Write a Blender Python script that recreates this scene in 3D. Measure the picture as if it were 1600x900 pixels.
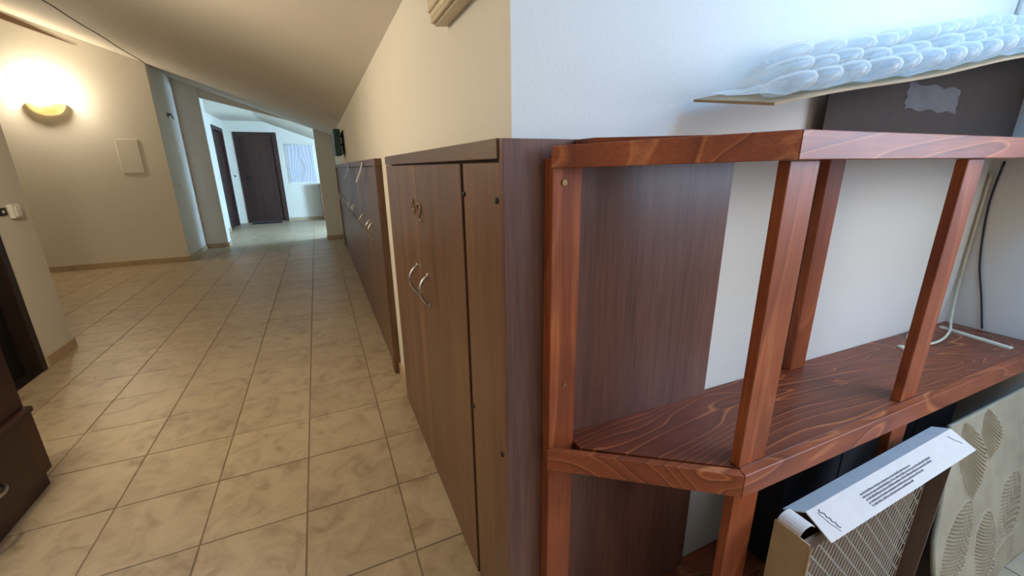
import bpy, bmesh, math, random
from mathutils import Vector, Matrix
random.seed(7)
for o in list(bpy.data.objects): bpy.data.objects.remove(o)
scene = bpy.context.scene
col = scene.collection

# ------------------------------------------------------------------ camera
CAM = Vector((0, 0, 1.225))
YAW, PITCH, ROLL, FPX = 0.423372653, 0.285323149, -0.0124639232, 649.3516
fwd = Vector((math.sin(YAW)*math.cos(PITCH), math.cos(YAW)*math.cos(PITCH), -math.sin(PITCH)))
rgt0 = Vector((math.cos(YAW), -math.sin(YAW), 0)); up0 = rgt0.cross(fwd)
rgt = math.cos(ROLL)*rgt0 + math.sin(ROLL)*up0
upv = -math.sin(ROLL)*rgt0 + math.cos(ROLL)*up0
cd = bpy.data.cameras.new('camera'); cam = bpy.data.objects.new('camera', cd); col.objects.link(cam)
cd.sensor_width = 36; cd.lens = FPX/1600*36; cd.clip_start = 0.02
cam.matrix_world = Matrix(((rgt.x, upv.x, -fwd.x, CAM.x), (rgt.y, upv.y, -fwd.y, CAM.y), (rgt.z, upv.z, -fwd.z, CAM.z), (0, 0, 0, 1)))
scene.camera = cam

# ------------------------------------------------------------------ world, daylight, exposure
scene.view_settings.view_transform = 'Standard'
scene.view_settings.look = 'None'
scene.view_settings.gamma = 1
scene.view_settings.use_curve_mapping = False
scene.view_settings.exposure = 0.65
w = bpy.data.worlds.new('sky'); scene.world = w; w.use_nodes = True
w.node_tree.nodes['Background'].inputs[0].default_value = (0.45, 0.68, 1.0, 1)
w.node_tree.nodes['Background'].inputs[1].default_value = 1.0

def area_light(name, loc, direction, sx, sy, power, color):
    ld = bpy.data.lights.new(name, 'AREA'); ld.shape = 'RECTANGLE'; ld.size = sx; ld.size_y = sy
    ld.energy = power; ld.color = color
    o = bpy.data.objects.new(name, ld); col.objects.link(o)
    o.location = loc; o.rotation_euler = Vector(direction).to_track_quat('-Z', 'Y').to_euler()
    return o
def point_light(name, loc, power, color, radius=0.05):
    ld = bpy.data.lights.new(name, 'POINT'); ld.energy = power; ld.color = color; ld.shadow_soft_size = radius
    o = bpy.data.objects.new(name, ld); col.objects.link(o); o.location = loc
    return o
# daylight entering by the dormer window (out of frame, right) and by the far side window
area_light('dormer_daylight', (2.255, -0.80, 1.62), (-1, 0.10, -0.10), 1.5, 1.0, 32, (0.68, 0.79, 1.0))
area_light('added_roof_fill', (1.55, -0.15, 2.355), (0, 0, -1), 1.0, 0.8, 18, (0.12, 0.45, 1.0))  # unseen blue fill added for the upper wall; its roof window is made up
area_light('far_window_daylight', (1.98, 8.90, 1.05), (-1, 0.25, -0.1), 0.8, 0.85, 205, (0.40, 0.68, 1.0))
WARM = (1.0, 0.86, 0.65)

# ------------------------------------------------------------------ helpers
def link(o): col.objects.link(o); return o
def tag(o, label=None, cat=None, group=None, kind=None):
    if label: o['label'] = label
    if cat: o['category'] = cat
    if group: o['group'] = group
    if kind: o['kind'] = kind
    return o
def empty(name, loc, label=None, cat=None, group=None, kind=None):
    o = bpy.data.objects.new(name, None); o.location = loc; o.empty_display_size = 0.05
    link(o); return tag(o, label, cat, group, kind)
def wloc(p):
    v = Vector((0, 0, 0))
    while p: v += p.location; p = p.parent
    return v
def finish(name, bm, mat, parent=None, smooth=False):
    """bm in world coordinates -> one mesh object with its origin at its own base"""
    bmesh.ops.recalc_face_normals(bm, faces=bm.faces)
    xs = [v.co.x for v in bm.verts]; ys = [v.co.y for v in bm.verts]; zs = [v.co.z for v in bm.verts]
    base = Vector(((min(xs)+max(xs))/2, (min(ys)+max(ys))/2, min(zs)))
    for v in bm.verts: v.co -= base
    me = bpy.data.meshes.new(name); bm.to_mesh(me); bm.free()
    if smooth:
        for p in me.polygons: p.use_smooth = True
    me.materials.append(mat)
    o = bpy.data.objects.new(name, me); link(o)
    if parent: o.parent = parent; o.location = base - wloc(parent)
    else: o.location = base
    return o
def add_box(bm, x0, x1, y0, y1, z0, z1, bev=0):
    vs = [bm.verts.new((x, y, z)) for x in (x0, x1) for y in (y0, y1) for z in (z0, z1)]
    fs = [bm.faces.new([vs[i] for i in f]) for f in ((0,1,3,2),(4,6,7,5),(0,4,5,1),(2,3,7,6),(0,2,6,4),(1,5,7,3))]
    if bev:
        es = set(e for f in fs for e in f.edges)
        bmesh.ops.bevel(bm, geom=list(es), offset=bev, segments=1, affect='EDGES', profile=0.5)
def box(name, x0, x1, y0, y1, z0, z1, mat, parent=None, bev=0.0):
    bm = bmesh.new(); add_box(bm, x0, x1, y0, y1, z0, z1, bev)
    return finish(name, bm, mat, parent)
def add_prism(bm, poly, z0, z1):
    """poly: list of (x,y); z0,z1 numbers or functions of (x,y)"""
    f0 = z0 if callable(z0) else (lambda x, y: z0); f1 = z1 if callable(z1) else (lambda x, y: z1)
    a = [bm.verts.new((x, y, f0(x, y))) for x, y in poly]; b = [bm.verts.new((x, y, f1(x, y))) for x, y in poly]
    n = len(poly); bm.faces.new(a[::-1]); bm.faces.new(b)
    for i in range(n): bm.faces.new((a[i], a[(i+1) % n], b[(i+1) % n], b[i]))
def prism(name, poly, z0, z1, mat, parent=None, bev=0):
    bm = bmesh.new(); add_prism(bm, poly, z0, z1)
    if bev: bmesh.ops.bevel(bm, geom=list(bm.edges), offset=bev, segments=1, affect='EDGES')
    return finish(name, bm, mat, parent)
def add_loft(bm, A, B):
    """solid between two equal polygons of 3D points"""
    a = [bm.verts.new(p) for p in A]; b = [bm.verts.new(p) for p in B]; n = len(A)
    bm.faces.new(a[::-1]); bm.faces.new(b)
    for i in range(n): bm.faces.new((a[i], a[(i+1) % n], b[(i+1) % n], b[i]))
def loft(name, A, B, mat, parent=None):
    bm = bmesh.new(); add_loft(bm, A, B); return finish(name, bm, mat, parent)
def add_tube(bm, pts, r, n=8):
    pts = [Vector(p) for p in pts]; rings = []
    for i, p in enumerate(pts):
        t = (pts[min(i+1, len(pts)-1)] - pts[max(i-1, 0)]).normalized()
        a = t.cross(Vector((0, 0, 1)));
        if a.length < 0.05: a = t.cross(Vector((1, 0, 0)))
        a.normalize(); b = t.cross(a)
        rings.append([bm.verts.new(p + r*(math.cos(k*2*math.pi/n)*a + math.sin(k*2*math.pi/n)*b)) for k in range(n)])
    for A, B in zip(rings, rings[1:]):
        for k in range(n): bm.faces.new((A[k], A[(k+1) % n], B[(k+1) % n], B[k]))
    bm.faces.new(rings[0][::-1]); bm.faces.new(rings[-1])
def tube(name, pts, r, mat, parent=None, n=8):
    bm = bmesh.new(); add_tube(bm, pts, r, n); return finish(name, bm, mat, parent, True)
def smooth_path(P, n=8):
    P = [Vector(p) for p in P]; Q = [P[0]] + P + [P[-1]]; out = []
    for i in range(1, len(Q)-2):
        for k in range(n):
            t = k/n; a, b, c, d = Q[i-1], Q[i], Q[i+1], Q[i+2]
            out.append(0.5*((2*b) + (c-a)*t + (2*a-5*b+4*c-d)*t*t + (3*b-a-3*c+d)*t**3))
    out.append(P[-1]); return out

# ------------------------------------------------------------------ materials
def srgb(r, g, b):
    f = lambda c: (c/255/12.92 if c/255 <= 0.04045 else ((c/255+0.055)/1.055)**2.4)
    return (f(r), f(g), f(b), 1)
class NT:
    def __init__(s, name):
        s.m = bpy.data.materials.new(name); s.m.use_nodes = True; s.t = s.m.node_tree; s.b = s.t.nodes['Principled BSDF']
    def n(s, typ, **kw):
        x = s.t.nodes.new(typ)
        for k, v in kw.items():
            if k.startswith('i_'):
                k2 = k[2:]; x.inputs[int(k2) if k2.isdigit() else k2.replace('_', ' ')].default_value = v
            else: setattr(x, k, v)
        return x
    def l(s, a, b): s.t.links.new(a, b)
    def ramp(s, src, stops):
        r = s.n('ShaderNodeValToRGB'); e = r.color_ramp.elements
        while len(e) < len(stops): e.new(0.5)
        for q, (p, c) in zip(e, stops): q.position = p; q.color = c
        s.l(src, r.inputs[0]); return r.outputs[0]
    def coords(s, scale, rnd=True):
        tc = s.n('ShaderNodeTexCoord'); mp = s.n('ShaderNodeMapping'); mp.inputs['Scale'].default_value = scale
        if rnd:
            oi = s.n('ShaderNodeObjectInfo'); vm = s.n('ShaderNodeVectorMath', operation='SCALE'); vm.inputs[0].default_value = (3.1, 5.7, 4.3)
            s.l(oi.outputs['Random'], vm.inputs['Scale'])
            ad = s.n('ShaderNodeVectorMath', operation='ADD'); s.l(tc.outputs['Object'], ad.inputs[0]); s.l(vm.outputs[0], ad.inputs[1])
            s.l(ad.outputs[0], mp.inputs['Vector'])
        else: s.l(tc.outputs['Object'], mp.inputs['Vector'])
        return mp.outputs[0]
    def bump(s, src, strength, dist=0.002):
        b = s.n('ShaderNodeBump'); b.inputs['Strength'].default_value = strength; b.inputs['Distance'].default_value = dist
        s.l(src, b.inputs['Height']); s.l(b.outputs[0], s.b.inputs['Normal'])
def plain(name, c, rough=0.5, metal=0, noise=0.0, nscale=30, bump=0.0, bscale=300, **kw):
    t = NT(name); t.b.inputs['Roughness'].default_value = rough; t.b.inputs['Metallic'].default_value = metal
    nz = t.n('ShaderNodeTexNoise', i_Scale=nscale, i_Detail=4.0); t.l(t.coords((1, 1, 1)), nz.inputs['Vector'])
    k = noise
    lo = tuple(max(0, x*(1-k)) for x in c[:3]) + (1,); hi = tuple(min(1, x*(1+k)) for x in c[:3]) + (1,)
    t.l(t.ramp(nz.outputs['Fac'], [(0.3, lo), (0.7, hi)]), t.b.inputs['Base Color'])
    if bump:
        n2 = t.n('ShaderNodeTexNoise', i_Scale=bscale, i_Detail=3.0); t.l(t.coords((1, 1, 1), False), n2.inputs['Vector']); t.bump(n2.outputs['Fac'], bump)
    for k, v in kw.items(): t.b.inputs[k.replace('_', ' ')].default_value = v
    return t.m
def laminate(name, dark, mid, light, axis='z', rough=0.38, coat=0.0):
    """printed wood veneer: long soft streaks along one axis"""
    t = NT(name); s = {'x': (0.05, 1, 1), 'y': (1, 0.05, 1), 'z': (1, 1, 0.05)}[axis]
    c = t.coords(s)
    a = t.n('ShaderNodeTexNoise', i_Scale=8.0, i_Detail=5.0, i_Roughness=0.62); t.l(c, a.inputs['Vector'])
    f = t.n('ShaderNodeTexNoise', i_Scale=160.0, i_Detail=3.0); t.l(c, f.inputs['Vector'])
    m = t.n('ShaderNodeMath', operation='MULTIPLY_ADD', i_1=0.32); t.l(f.outputs['Fac'], m.inputs[0])
    m2 = t.n('ShaderNodeMath', operation='MULTIPLY', i_1=0.74); t.l(a.outputs['Fac'], m2.inputs[0]); t.l(m2.outputs[0], m.inputs[2])
    t.l(t.ramp(m.outputs[0], [(0.34, dark), (0.52, mid), (0.72, light)]), t.b.inputs['Base Color'])
    t.b.inputs['Roughness'].default_value = rough; t.b.inputs['Coat Weight'].default_value = coat
    t.bump(f.outputs['Fac'], 0.08, 0.001)
    return t.m
def pine(name, dark, mid, light, axis='x', ring=3.2, count=11.0, rough=0.42, sharp=1.0):
    """stained pine: growth rings as contour lines of a stretched field, with knots"""
    t = NT(name)
    s = {'x': (0.22, 1, 1), 'y': (1, 0.22, 1), 'z': (1, 1, 0.16)}[axis]
    c = t.coords(s)
    a = t.n('ShaderNodeTexNoise', i_Scale=ring, i_Detail=2.0, i_Roughness=0.5, i_Distortion=1.1); t.l(c, a.inputs['Vector'])
    m = t.n('ShaderNodeMath', operation='MULTIPLY', i_1=count); t.l(a.outputs['Fac'], m.inputs[0])
    fr = t.n('ShaderNodeMath', operation='FRACT'); t.l(m.outputs[0], fr.inputs[0])
    f2 = {'x': (0.03, 1, 1), 'y': (1, 0.03, 1), 'z': (1, 1, 0.03)}[axis]
    f = t.n('ShaderNodeTexNoise', i_Scale=220.0, i_Detail=3.0); t.l(t.coords(f2), f.inputs['Vector'])
    big = t.n('ShaderNodeTexNoise', i_Scale=5.0, i_Detail=2.0); t.l(t.coords((1, 1, 1)), big.inputs['Vector'])
    base = t.ramp(fr.outputs[0], [(0.0, mid), (0.62, tuple(0.75*x+0.25*y for x, y in zip(mid, dark))), (0.84, tuple(0.4*x+0.6*y for x, y in zip(mid, dark))), (0.95, light), (1.0, mid)])
    mx = t.n('ShaderNodeMix', data_type='RGBA', blend_type='MULTIPLY'); mx.inputs['Factor'].default_value = 0.8
    t.l(base, mx.inputs['A'])
    t.l(t.ramp(f.outputs['Fac'], [(0.3, (0.74, 0.70, 0.68, 1)), (0.7, (1.12, 1.1, 1.08, 1))]), mx.inputs['B'])
    m2 = t.n('ShaderNodeMix', data_type='RGBA', blend_type='MULTIPLY'); m2.inputs['Factor'].default_value = 0.9
    t.l(mx.outputs['Result'], m2.inputs['A'])
    t.l(t.ramp(big.outputs['Fac'], [(0.28, (0.72, 0.66, 0.64, 1)), (0.7, (1.12, 1.1, 1.08, 1))]), m2.inputs['B'])
    t.l(m2.outputs['Result'], t.b.inputs['Base Color'])
    t.b.inputs['Roughness'].default_value = rough; t.b.inputs['Specular IOR Level'].default_value = 0.35
    t.bump(fr.outputs[0], 0.12, 0.001)
    return t.m
def paint(name, c, bump=0.25, bscale=260):
    t = NT(name); t.b.inputs['Roughness'].default_value = 0.75; t.b.inputs['Specular IOR Level'].default_value = 0.25
    nz = t.n('ShaderNodeTexNoise', i_Scale=1.7, i_Detail=3.0); t.l(t.coords((1, 1, 1), False), nz.inputs['Vector'])
    t.l(t.ramp(nz.outputs['Fac'], [(0.3, tuple(0.955*x for x in c[:3])+(1,)), (0.7, c)]), t.b.inputs['Base Color'])
    n2 = t.n('ShaderNodeTexNoise', i_Scale=bscale, i_Detail=2.0); t.l(t.coords((1, 1, 1), False), n2.inputs['Vector']); t.bump(n2.outputs['Fac'], bump, 0.0015)
    return t.m
def tile_mat(name):
    t = NT(name); c = t.coords((1, 1, 1))
    a = t.n('ShaderNodeTexNoise', i_Scale=9.0, i_Detail=7.0, i_Roughness=0.65, i_Distortion=0.8); t.l(c, a.inputs['Vector'])
    col_ = t.ramp(a.outputs['Fac'], [(0.30, srgb(146, 126, 102)), (0.45, srgb(170, 152, 126)), (0.62, srgb(182, 165, 138)), (0.8, srgb(166, 146, 120))])
    oi = t.n('ShaderNodeObjectInfo'); ge = t.n('ShaderNodeNewGeometry')
    ad = t.n('ShaderNodeMath', operation='ADD'); t.l(oi.outputs['Random'], ad.inputs[0]); t.l(ge.outputs['Random Per Island'], ad.inputs[1])
    fr = t.n('ShaderNodeMath', operation='FRACT'); t.l(ad.outputs[0], fr.inputs[0])
    mx = t.n('ShaderNodeMix', data_type='RGBA', blend_type='MULTIPLY'); mx.inputs['Factor'].default_value = 1
    t.l(col_, mx.inputs['A']); t.l(t.ramp(fr.outputs[0], [(0, (0.93, 0.92, 0.91, 1)), (1, (1.05, 1.05, 1.05, 1))]), mx.inputs['B'])
    t.l(mx.outputs['Result'], t.b.inputs['Base Color'])
    t.b.inputs['Roughness'].default_value = 0.42
    t.bump(a.outputs['Fac'], 0.15, 0.003)
    return t.m
M = {}
M['paint'] = paint('white_wall_paint', srgb(226, 220, 208))
M['paint_ceiling'] = paint('ceiling_paint', srgb(216, 208, 194), 0.15)
M['tile'] = tile_mat('floor_tile')
M['grout'] = plain('grout', srgb(138, 118, 94), 0.9, noise=0.1)
M['skirting'] = plain('skirting_tile', srgb(182, 160, 130), 0.5, noise=0.12, nscale=12)
LD, LM, LL = srgb(64, 40, 26), srgb(98, 66, 43), srgb(126, 88, 60)
M['lam_z'] = laminate('walnut_laminate_upright', LD, LM, LL, 'z')
M['lam_y'] = laminate('walnut_laminate_lengthwise', LD, LM, LL, 'y')
M['lam_side'] = laminate('walnut_laminate_side_panel', srgb(72, 44, 36), srgb(106, 68, 54), srgb(130, 88, 70), 'z', 0.36)
M['lam_dark'] = laminate('dark_walnut_laminate', srgb(36, 18, 13), srgb(54, 28, 21), srgb(70, 40, 28), 'z', 0.5)
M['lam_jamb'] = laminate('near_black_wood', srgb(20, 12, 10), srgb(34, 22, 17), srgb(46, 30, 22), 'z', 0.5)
M['room_dark'] = plain('painted_room_dark', srgb(14, 13, 14), 0.55, noise=0.3)  # black colour painted for the unlit room beyond the near doorway
PD, PM, PL = srgb(104, 46, 26), srgb(164, 86, 48), srgb(196, 118, 70)
M['pine_x'] = pine('stained_pine_lengthwise', PD, PM, PL, 'x')
M['pine_z'] = pine('stained_pine_upright', srgb(128, 62, 34), PM, srgb(178, 100, 58), 'z', 4.0, 5.0)
M['pine_top'] = pine('stained_pine_shelf_board', srgb(84, 40, 26), srgb(128, 64, 40), srgb(190, 112, 62), 'x', 3.0, 22.0, 0.36)
M['steel'] = plain('brushed_steel', srgb(190, 188, 184), 0.28, 1.0, noise=0.08)
M['brass'] = plain('dull_brass', srgb(150, 122, 84), 0.35, 0.9, noise=0.1)
M['numeral'] = plain('dull_brass_numeral', srgb(150, 122, 90), 0.45, 0.25, noise=0.1)
M['plastic_white'] = plain('white_plastic', srgb(228, 224, 214), 0.4, noise=0.02)
M['plastic_cream'] = plain('cream_plastic', srgb(206, 190, 158), 0.45, noise=0.04)
M['black'] = plain('black_plastic', srgb(16, 16, 18), 0.5, noise=0.2)
M['slate'] = plain('slate_grey_board', srgb(52, 54, 62), 0.6, noise=0.12, nscale=8)
M['green'] = plain('dark_green_plastic', srgb(14, 52, 46), 0.4, noise=0.1)
M['card'] = plain('cardboard', srgb(168, 138, 100), 0.8, noise=0.10, nscale=20, bump=0.1)
M['card_dark'] = plain('brown_cardboard', srgb(118, 94, 74), 0.85, noise=0.08, nscale=14, bump=0.1)
M['card_white'] = plain('pale_cardboard', srgb(220, 204, 188), 0.75, noise=0.03, bump=0.1)
M['card_grey'] = plain('grey_cardboard', srgb(170, 168, 164), 0.8, noise=0.05, bump=0.1)
M['ink'] = plain('printing_ink', srgb(128, 122, 124), 0.8, noise=0.05)
M['card_shaded'] = plain('cardboard_painted_shade', srgb(66, 54, 46), 0.9, noise=0.08, nscale=14, bump=0.1)  # brown darkened to paint in the shade under the open flap
M['paper'] = plain('white_paper', srgb(226, 218, 206), 0.8, noise=0.03)
M['wire'] = plain('galvanised_wire', srgb(200, 192, 180), 0.4, 0.6, noise=0.1)
M['plaster'] = plain('combed_render_board', srgb(168, 152, 124), 0.85, noise=0.12, nscale=10, bump=0.2, bscale=120)
M['brown_gap'] = plain('exposed_brown_board', srgb(112, 86, 62), 0.8, noise=0.1)
M['crack'] = plain('dark_joint', srgb(84, 68, 52), 0.9, noise=0.1)
M['mat'] = plain('dark_doormat_fibre', srgb(40, 34, 34), 0.95, noise=0.3, nscale=200)
M['cord_white'] = plain('white_cord', srgb(214, 206, 178), 0.5, noise=0.03)
M['cord_dark'] = plain('dark_blue_cord', srgb(30, 26, 44), 0.5, noise=0.1)
M['wire_red'] = plain('red_brown_wire', srgb(92, 44, 40), 0.5, noise=0.1)
M['tape'] = plain('clear_tape', srgb(190, 186, 190), 0.2, noise=0.3, nscale=40, bump=0.8, bscale=60, Alpha=0.22)
M['bubble'] = plain('clear_bubble_film', srgb(232, 240, 246), 0.12, noise=0.03, bump=0.25, bscale=40, Transmission_Weight=0.55, IOR=1.18, Coat_Weight=0.6)
t = NT('clear_bubble_film'); lw = t.n('ShaderNodeLayerWeight', i_Blend=0.42); nz = t.n('ShaderNodeTexNoise', i_Scale=34.0, i_Detail=3.0); t.l(t.coords((1, 1, 1)), nz.inputs['Vector'])
t.b.inputs['Base Color'].default_value = srgb(240, 236, 228); t.b.inputs['Roughness'].default_value = 0.14; t.bump(nz.outputs['Fac'], 0.5, 0.006)
tr = t.n('ShaderNodeBsdfTransparent'); tr.inputs[0].default_value = (0.94, 0.96, 0.97, 1); mx = t.n('ShaderNodeMixShader')
t.l(t.ramp(lw.outputs['Facing'], [(0.0, (0.16, 0.16, 0.16, 1)), (0.55, (0.30, 0.30, 0.30, 1)), (0.95, (0.95, 0.95, 0.95, 1))]), mx.inputs[0])
t.l(tr.outputs[0], mx.inputs[1]); t.l(t.b.outputs[0], mx.inputs[2]); t.l(mx.outputs[0], t.t.nodes['Material Output'].inputs[0]); M['bubble'] = t.m
M['glass_shade'] = plain('frosted_glass_shade', srgb(244, 232, 196), 0.5, noise=0.02, Transmission_Weight=0.35, IOR=1.2)
M['glass'] = plain('window_glass', srgb(240, 246, 250), 0.03, noise=0.01, Transmission_Weight=1.0, IOR=1.1)
t = NT('glowing_bulb'); t.b.inputs['Emission Color'].default_value = (1, 0.86, 0.58, 1); t.b.inputs['Emission Strength'].default_value = 60; M['bulb'] = t.m
t = NT('sheer_curtain'); t.b.inputs['Base Color'].default_value = srgb(214, 216, 226); t.b.inputs['Roughness'].default_value = 0.9; t.b.inputs['Transmission Weight'].default_value = 0.25; t.b.inputs['IOR'].default_value = 1.02; t.b.inputs['Alpha'].default_value = 0.8; M['sheer'] = t.m
t = NT('daylit_pane'); t.b.inputs['Base Color'].default_value = (0.2, 0.25, 0.3, 1); t.b.inputs['Emission Color'].default_value = (0.66, 0.80, 1.0, 1); t.b.inputs['Emission Strength'].default_value = 0.28; M['daypane'] = t.m

# ------------------------------------------------------------------ setting
XW = 0.3285          # corridor locker wall
XF = 0.3026          # front of lockers
YW = 0.722           # dormer cheek wall (blue daylight)
XR = 2.268           # outer wall of the dormer
XL = -1.756          # left corridor wall
YA = 7.06            # wall with the lamp
YP = 8.118           # piers
YF = 11.664          # end wall
SL = 0.362
def zc(x, y=0): return 1.748 + SL*(XW - x)                       # sloped corridor ceiling
def zf(x, y=0): return min(2.27, 1.80 + SL*(XW - x))              # ceiling beyond the piers
S = dict(kind='structure')

def structure(o): o['kind'] = 'structure'; return o
# floor: bed and tiles
floor = structure(box('floor', -4.3, 2.5, -2.7, 11.9, -0.12, -0.0035, M['grout']))
regions = [(-1.756, XR, -2.5, YW+0.03), (-1.756, XW+0.02, YW+0.03, 3.84), (-4.2, XW+0.02, 3.84, YA), (-1.756, XW+0.02, YA, YP+0.24), (-1.756, 2.0, YP+0.24, YF)]
PT = 0.333; X0 = 0.1455; Y0 = 1.457; G = 0.0025
def pix(p):
    d = Vector(p) - CAM; w_ = d.dot(fwd)
    if w_ < 0.05: return None
    return (800 + FPX*d.dot(rgt)/w_, 450 - FPX*d.dot(upv)/w_)
cells = []
for i in range(-14, 8):
    for j in range(-13, 32):
        cx0, cx1, cy0, cy1 = X0+i*PT, X0+(i+1)*PT, Y0+j*PT, Y0+(j+1)*PT
        for (a, b, c_, d) in regions:
            x0, x1, y0, y1 = max(cx0, a), min(cx1, b), max(cy0, c_), min(cy1, d)
            if x1-x0 < 0.008 or y1-y0 < 0.008: continue
            q = pix(((x0+x1)/2, (y0+y1)/2, 0)); area = 0
            if q and -120 < q[0] < 1720 and q[1] < 1010:
                P4 = [pix(p) for p in ((x0, y0, 0), (x1, y0, 0), (x1, y1, 0), (x0, y1, 0))]
                if all(P4): area = abs(sum(P4[k][0]*P4[(k+1) % 4][1]-P4[(k+1) % 4][0]*P4[k][1] for k in range(4)))/2
                if x0 > XW and y0 > 0.3: area *= 0.02
                if x0 < -1.756 and y0 < 3.84: area = 0
            cells.append((area, x0+G, x1-G, y0+G, y1-G, i, j))
cells.sort(reverse=True)
shared = {}
stuff = bmesh.new()
for k, (area, x0, x1, y0, y1, i, j) in enumerate(cells):
    if k < 290 and area > 30:
        key = (round(x1-x0, 4), round(y1-y0, 4))
        if key not in shared:
            bm = bmesh.new(); add_box(bm, 0, x1-x0, 0, y1-y0, -0.006, 0, 0.0015)
            bmesh.ops.recalc_face_normals(bm, faces=bm.faces)
            me = bpy.data.meshes.new('tile'); bm.to_mesh(me); bm.free(); me.materials.append(M['tile']); shared[key] = me
        o = bpy.data.objects.new('tile', shared[key]); link(o); o.parent = floor
        o.location = Vector((x0, y0, random.uniform(-0.0005, 0.0003))) - floor.location
    else: add_box(stuff, x0, x1, y0, y1, -0.006, 0)
o = finish('distant_tiles', stuff, M['tile'], floor); o['kind'] = 'stuff'

# corridor wall with the lockers: band above, and the plain stretches between
bm = bmesh.new()
add_box(bm, XW, XW+0.12, 0.765, 8.35, 1.2735, 1.80)
wr = structure(finish('wall_right', bm, M['paint']))
structure(box('wall_right_gap', XW, XW+0.12, 2.115, 2.413, 0, 1.2735, M['paint']))
structure(box('wall_right_end', XW, XW+0.12, 7.352, 8.35, 0, 1.2735, M['paint']))
# dormer cheek wall, daylight side, with its triangle above the slope
bm = bmesh.new()
add_loft(bm, [(XW, YW, 0), (XR+0.1, YW, 0), (XR+0.1, YW, 2.36), (-1.36, YW, 2.36), (XW, YW, 1.748)],
         [(XW, YW+0.043, 0), (XR+0.1, YW+0.043, 0), (XR+0.1, YW+0.043, 2.36), (-1.36, YW+0.043, 2.36), (XW, YW+0.043, 1.748)])
structure(finish('wall_front', bm, M['paint']))
# ceilings
bm = bmesh.new()
def slab(x0, x1, y0, y1, zfun, th=0.1):
    add_prism(bm, [(x0, y0), (x1, y0), (x1, y1), (x0, y1)], zfun, lambda x, y: zfun(x, y)+th)
slab(-4.3, XW+0.12, YW+0.02, YA+0.01, zc)
slab(-1.9, XW+0.12, YA+0.01, YP+0.02, lambda x, y: zc(x)+0.012)
slab(-4.3, -1.36, -2.6, YW+0.02, zc)
structure(finish('ceiling', bm, M['paint_ceiling']))
bm = bmesh.new()
for a in ((-1.37, 1.05, -2.6, YW+0.043), (2.05, XR+0.1, -2.6, YW+0.043), (1.05, 2.05, -2.6, -0.55), (1.05, 2.05, 0.25, YW+0.043)):
    add_box(bm, a[0], a[1], a[2], a[3], 2.362, 2.45)
structure(finish('ceiling_dormer', bm, M['paint_ceiling']))
bm = bmesh.new()
slab(-1.95, -0.97, YP+0.03, YF+0.1, lambda x, y: 2.27)
slab(-0.97, 2.1, YP+0.03, YF+0.1, lambda x, y: 1.80 + SL*(XW-x))
structure(finish('ceiling_far', bm, M['paint_ceiling']))
prism('wall_far_header', [(-1.46, YP+0.02), (0.045, YP+0.02), (0.045, YP+0.10), (-1.46, YP+0.10)], lambda x, y: zf(x)-0.0, lambda x, y: zc(x)+0.2, M['paint'])['kind'] = 'structure'
# left side
bm = bmesh.new()
add_prism(bm, [(-4.3, YA), (XL, YA), (XL, YA+0.14), (-4.3, YA+0.14)], 0, lambda x, y: zc(x)-0.0)
structure(finish('wall_left', bm, M['paint']))
bm = bmesh.new()
add_prism(bm, [(XL-0.14, YA+0.14), (XL, YA+0.14), (XL, 10.40), (XL-0.14, 10.40)], 0, 2.52)
add_box(bm, XL-0.14, XL, 10.40, 11.36, 2.06, 2.52)
add_box(bm, XL-0.14, XL, 11.36, YF, 0, 2.52)
structure(finish('wall_left_far', bm, M['paint']))
prism('wall_left_pier', [(XL, YP), (-1.46, YP), (-1.46, YP+0.24), (XL, YP+0.24)], 0, lambda x, y: zc(x)+0.012, M['paint'])['kind'] = 'structure'
prism('wall_right_pier', [(0.045, YP), (XW, YP), (XW, YP+0.24), (0.045, YP+0.24)], 0, lambda x, y: zc(x)+0.012, M['paint'])['kind'] = 'structure'
bm = bmesh.new()
add_box(bm, -1.9, -1.75, 3.47, 3.84, 0, 2.62)
add_box(bm, -1.9, -1.75, 2.52, 3.47, 2.06, 2.62)
add_box(bm, -1.9, -1.75, -2.5, 2.52, 0, 2.62)
structure(finish('wall_left_near', bm, M['paint']))
structure(box('wall_left_recess', -4.3, -1.9, 3.70, 3.84, 0, 3.4, M['paint']))
structure(box('wall_left_outer', -4.3, -4.2, 3.84, YA, 0, 3.5, M['paint']))
structure(box('wall_back', -1.9, XR+0.1, -2.6, -2.5, 0, 2.9, M['paint']))
# end wall with door and window openings
bm = bmesh.new()
def endwall(x0, x1, z0, z1): add_box(bm, x0, x1, YF, YF+0.12, z0, z1)
endwall(-1.9, -1.60, 0, 2.5); endwall(-1.60, -0.745, 2.035, 2.5); endwall(-0.745, -0.615, 0, 2.5)
endwall(-0.615, 0.02, 0, 0.87); endwall(-0.615, 0.02, 1.81, 2.5); endwall(0.02, 2.1, 0, 2.5)
structure(finish('wall_far', bm, M['paint']))
# far side wall with a daylight opening, behind the right pier
bm = bmesh.new()
add_box(bm, 2.0, 2.1, YP, 8.48, 0, 1.6); add_box(bm, 2.0, 2.1, 9.32, YF, 0, 1.6); add_box(bm, 2.0, 2.1, 8.48, 9.32, 0, 0.6); add_box(bm, 2.0, 2.1, 8.48, 9.32, 1.5, 1.6)
add_box(bm, XW+0.12, 2.1, YP+0.12, YP+0.24, 0, 2.0)
structure(finish('wall_right_far', bm, M['paint']))
# outer dormer wall with its window opening
bm = bmesh.new()
add_box(bm, XR, XR+0.1, -0.02, YW, 0, 2.40); add_box(bm, XR, XR+0.1, -2.5, -1.58, 0, 2.40)
add_box(bm, XR, XR+0.1, -1.58, -0.02, 0, 1.10); add_box(bm, XR, XR+0.1, -1.58, -0.02, 2.14, 2.40)
structure(finish('wall_right_dormer', bm, M['paint']))

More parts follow.
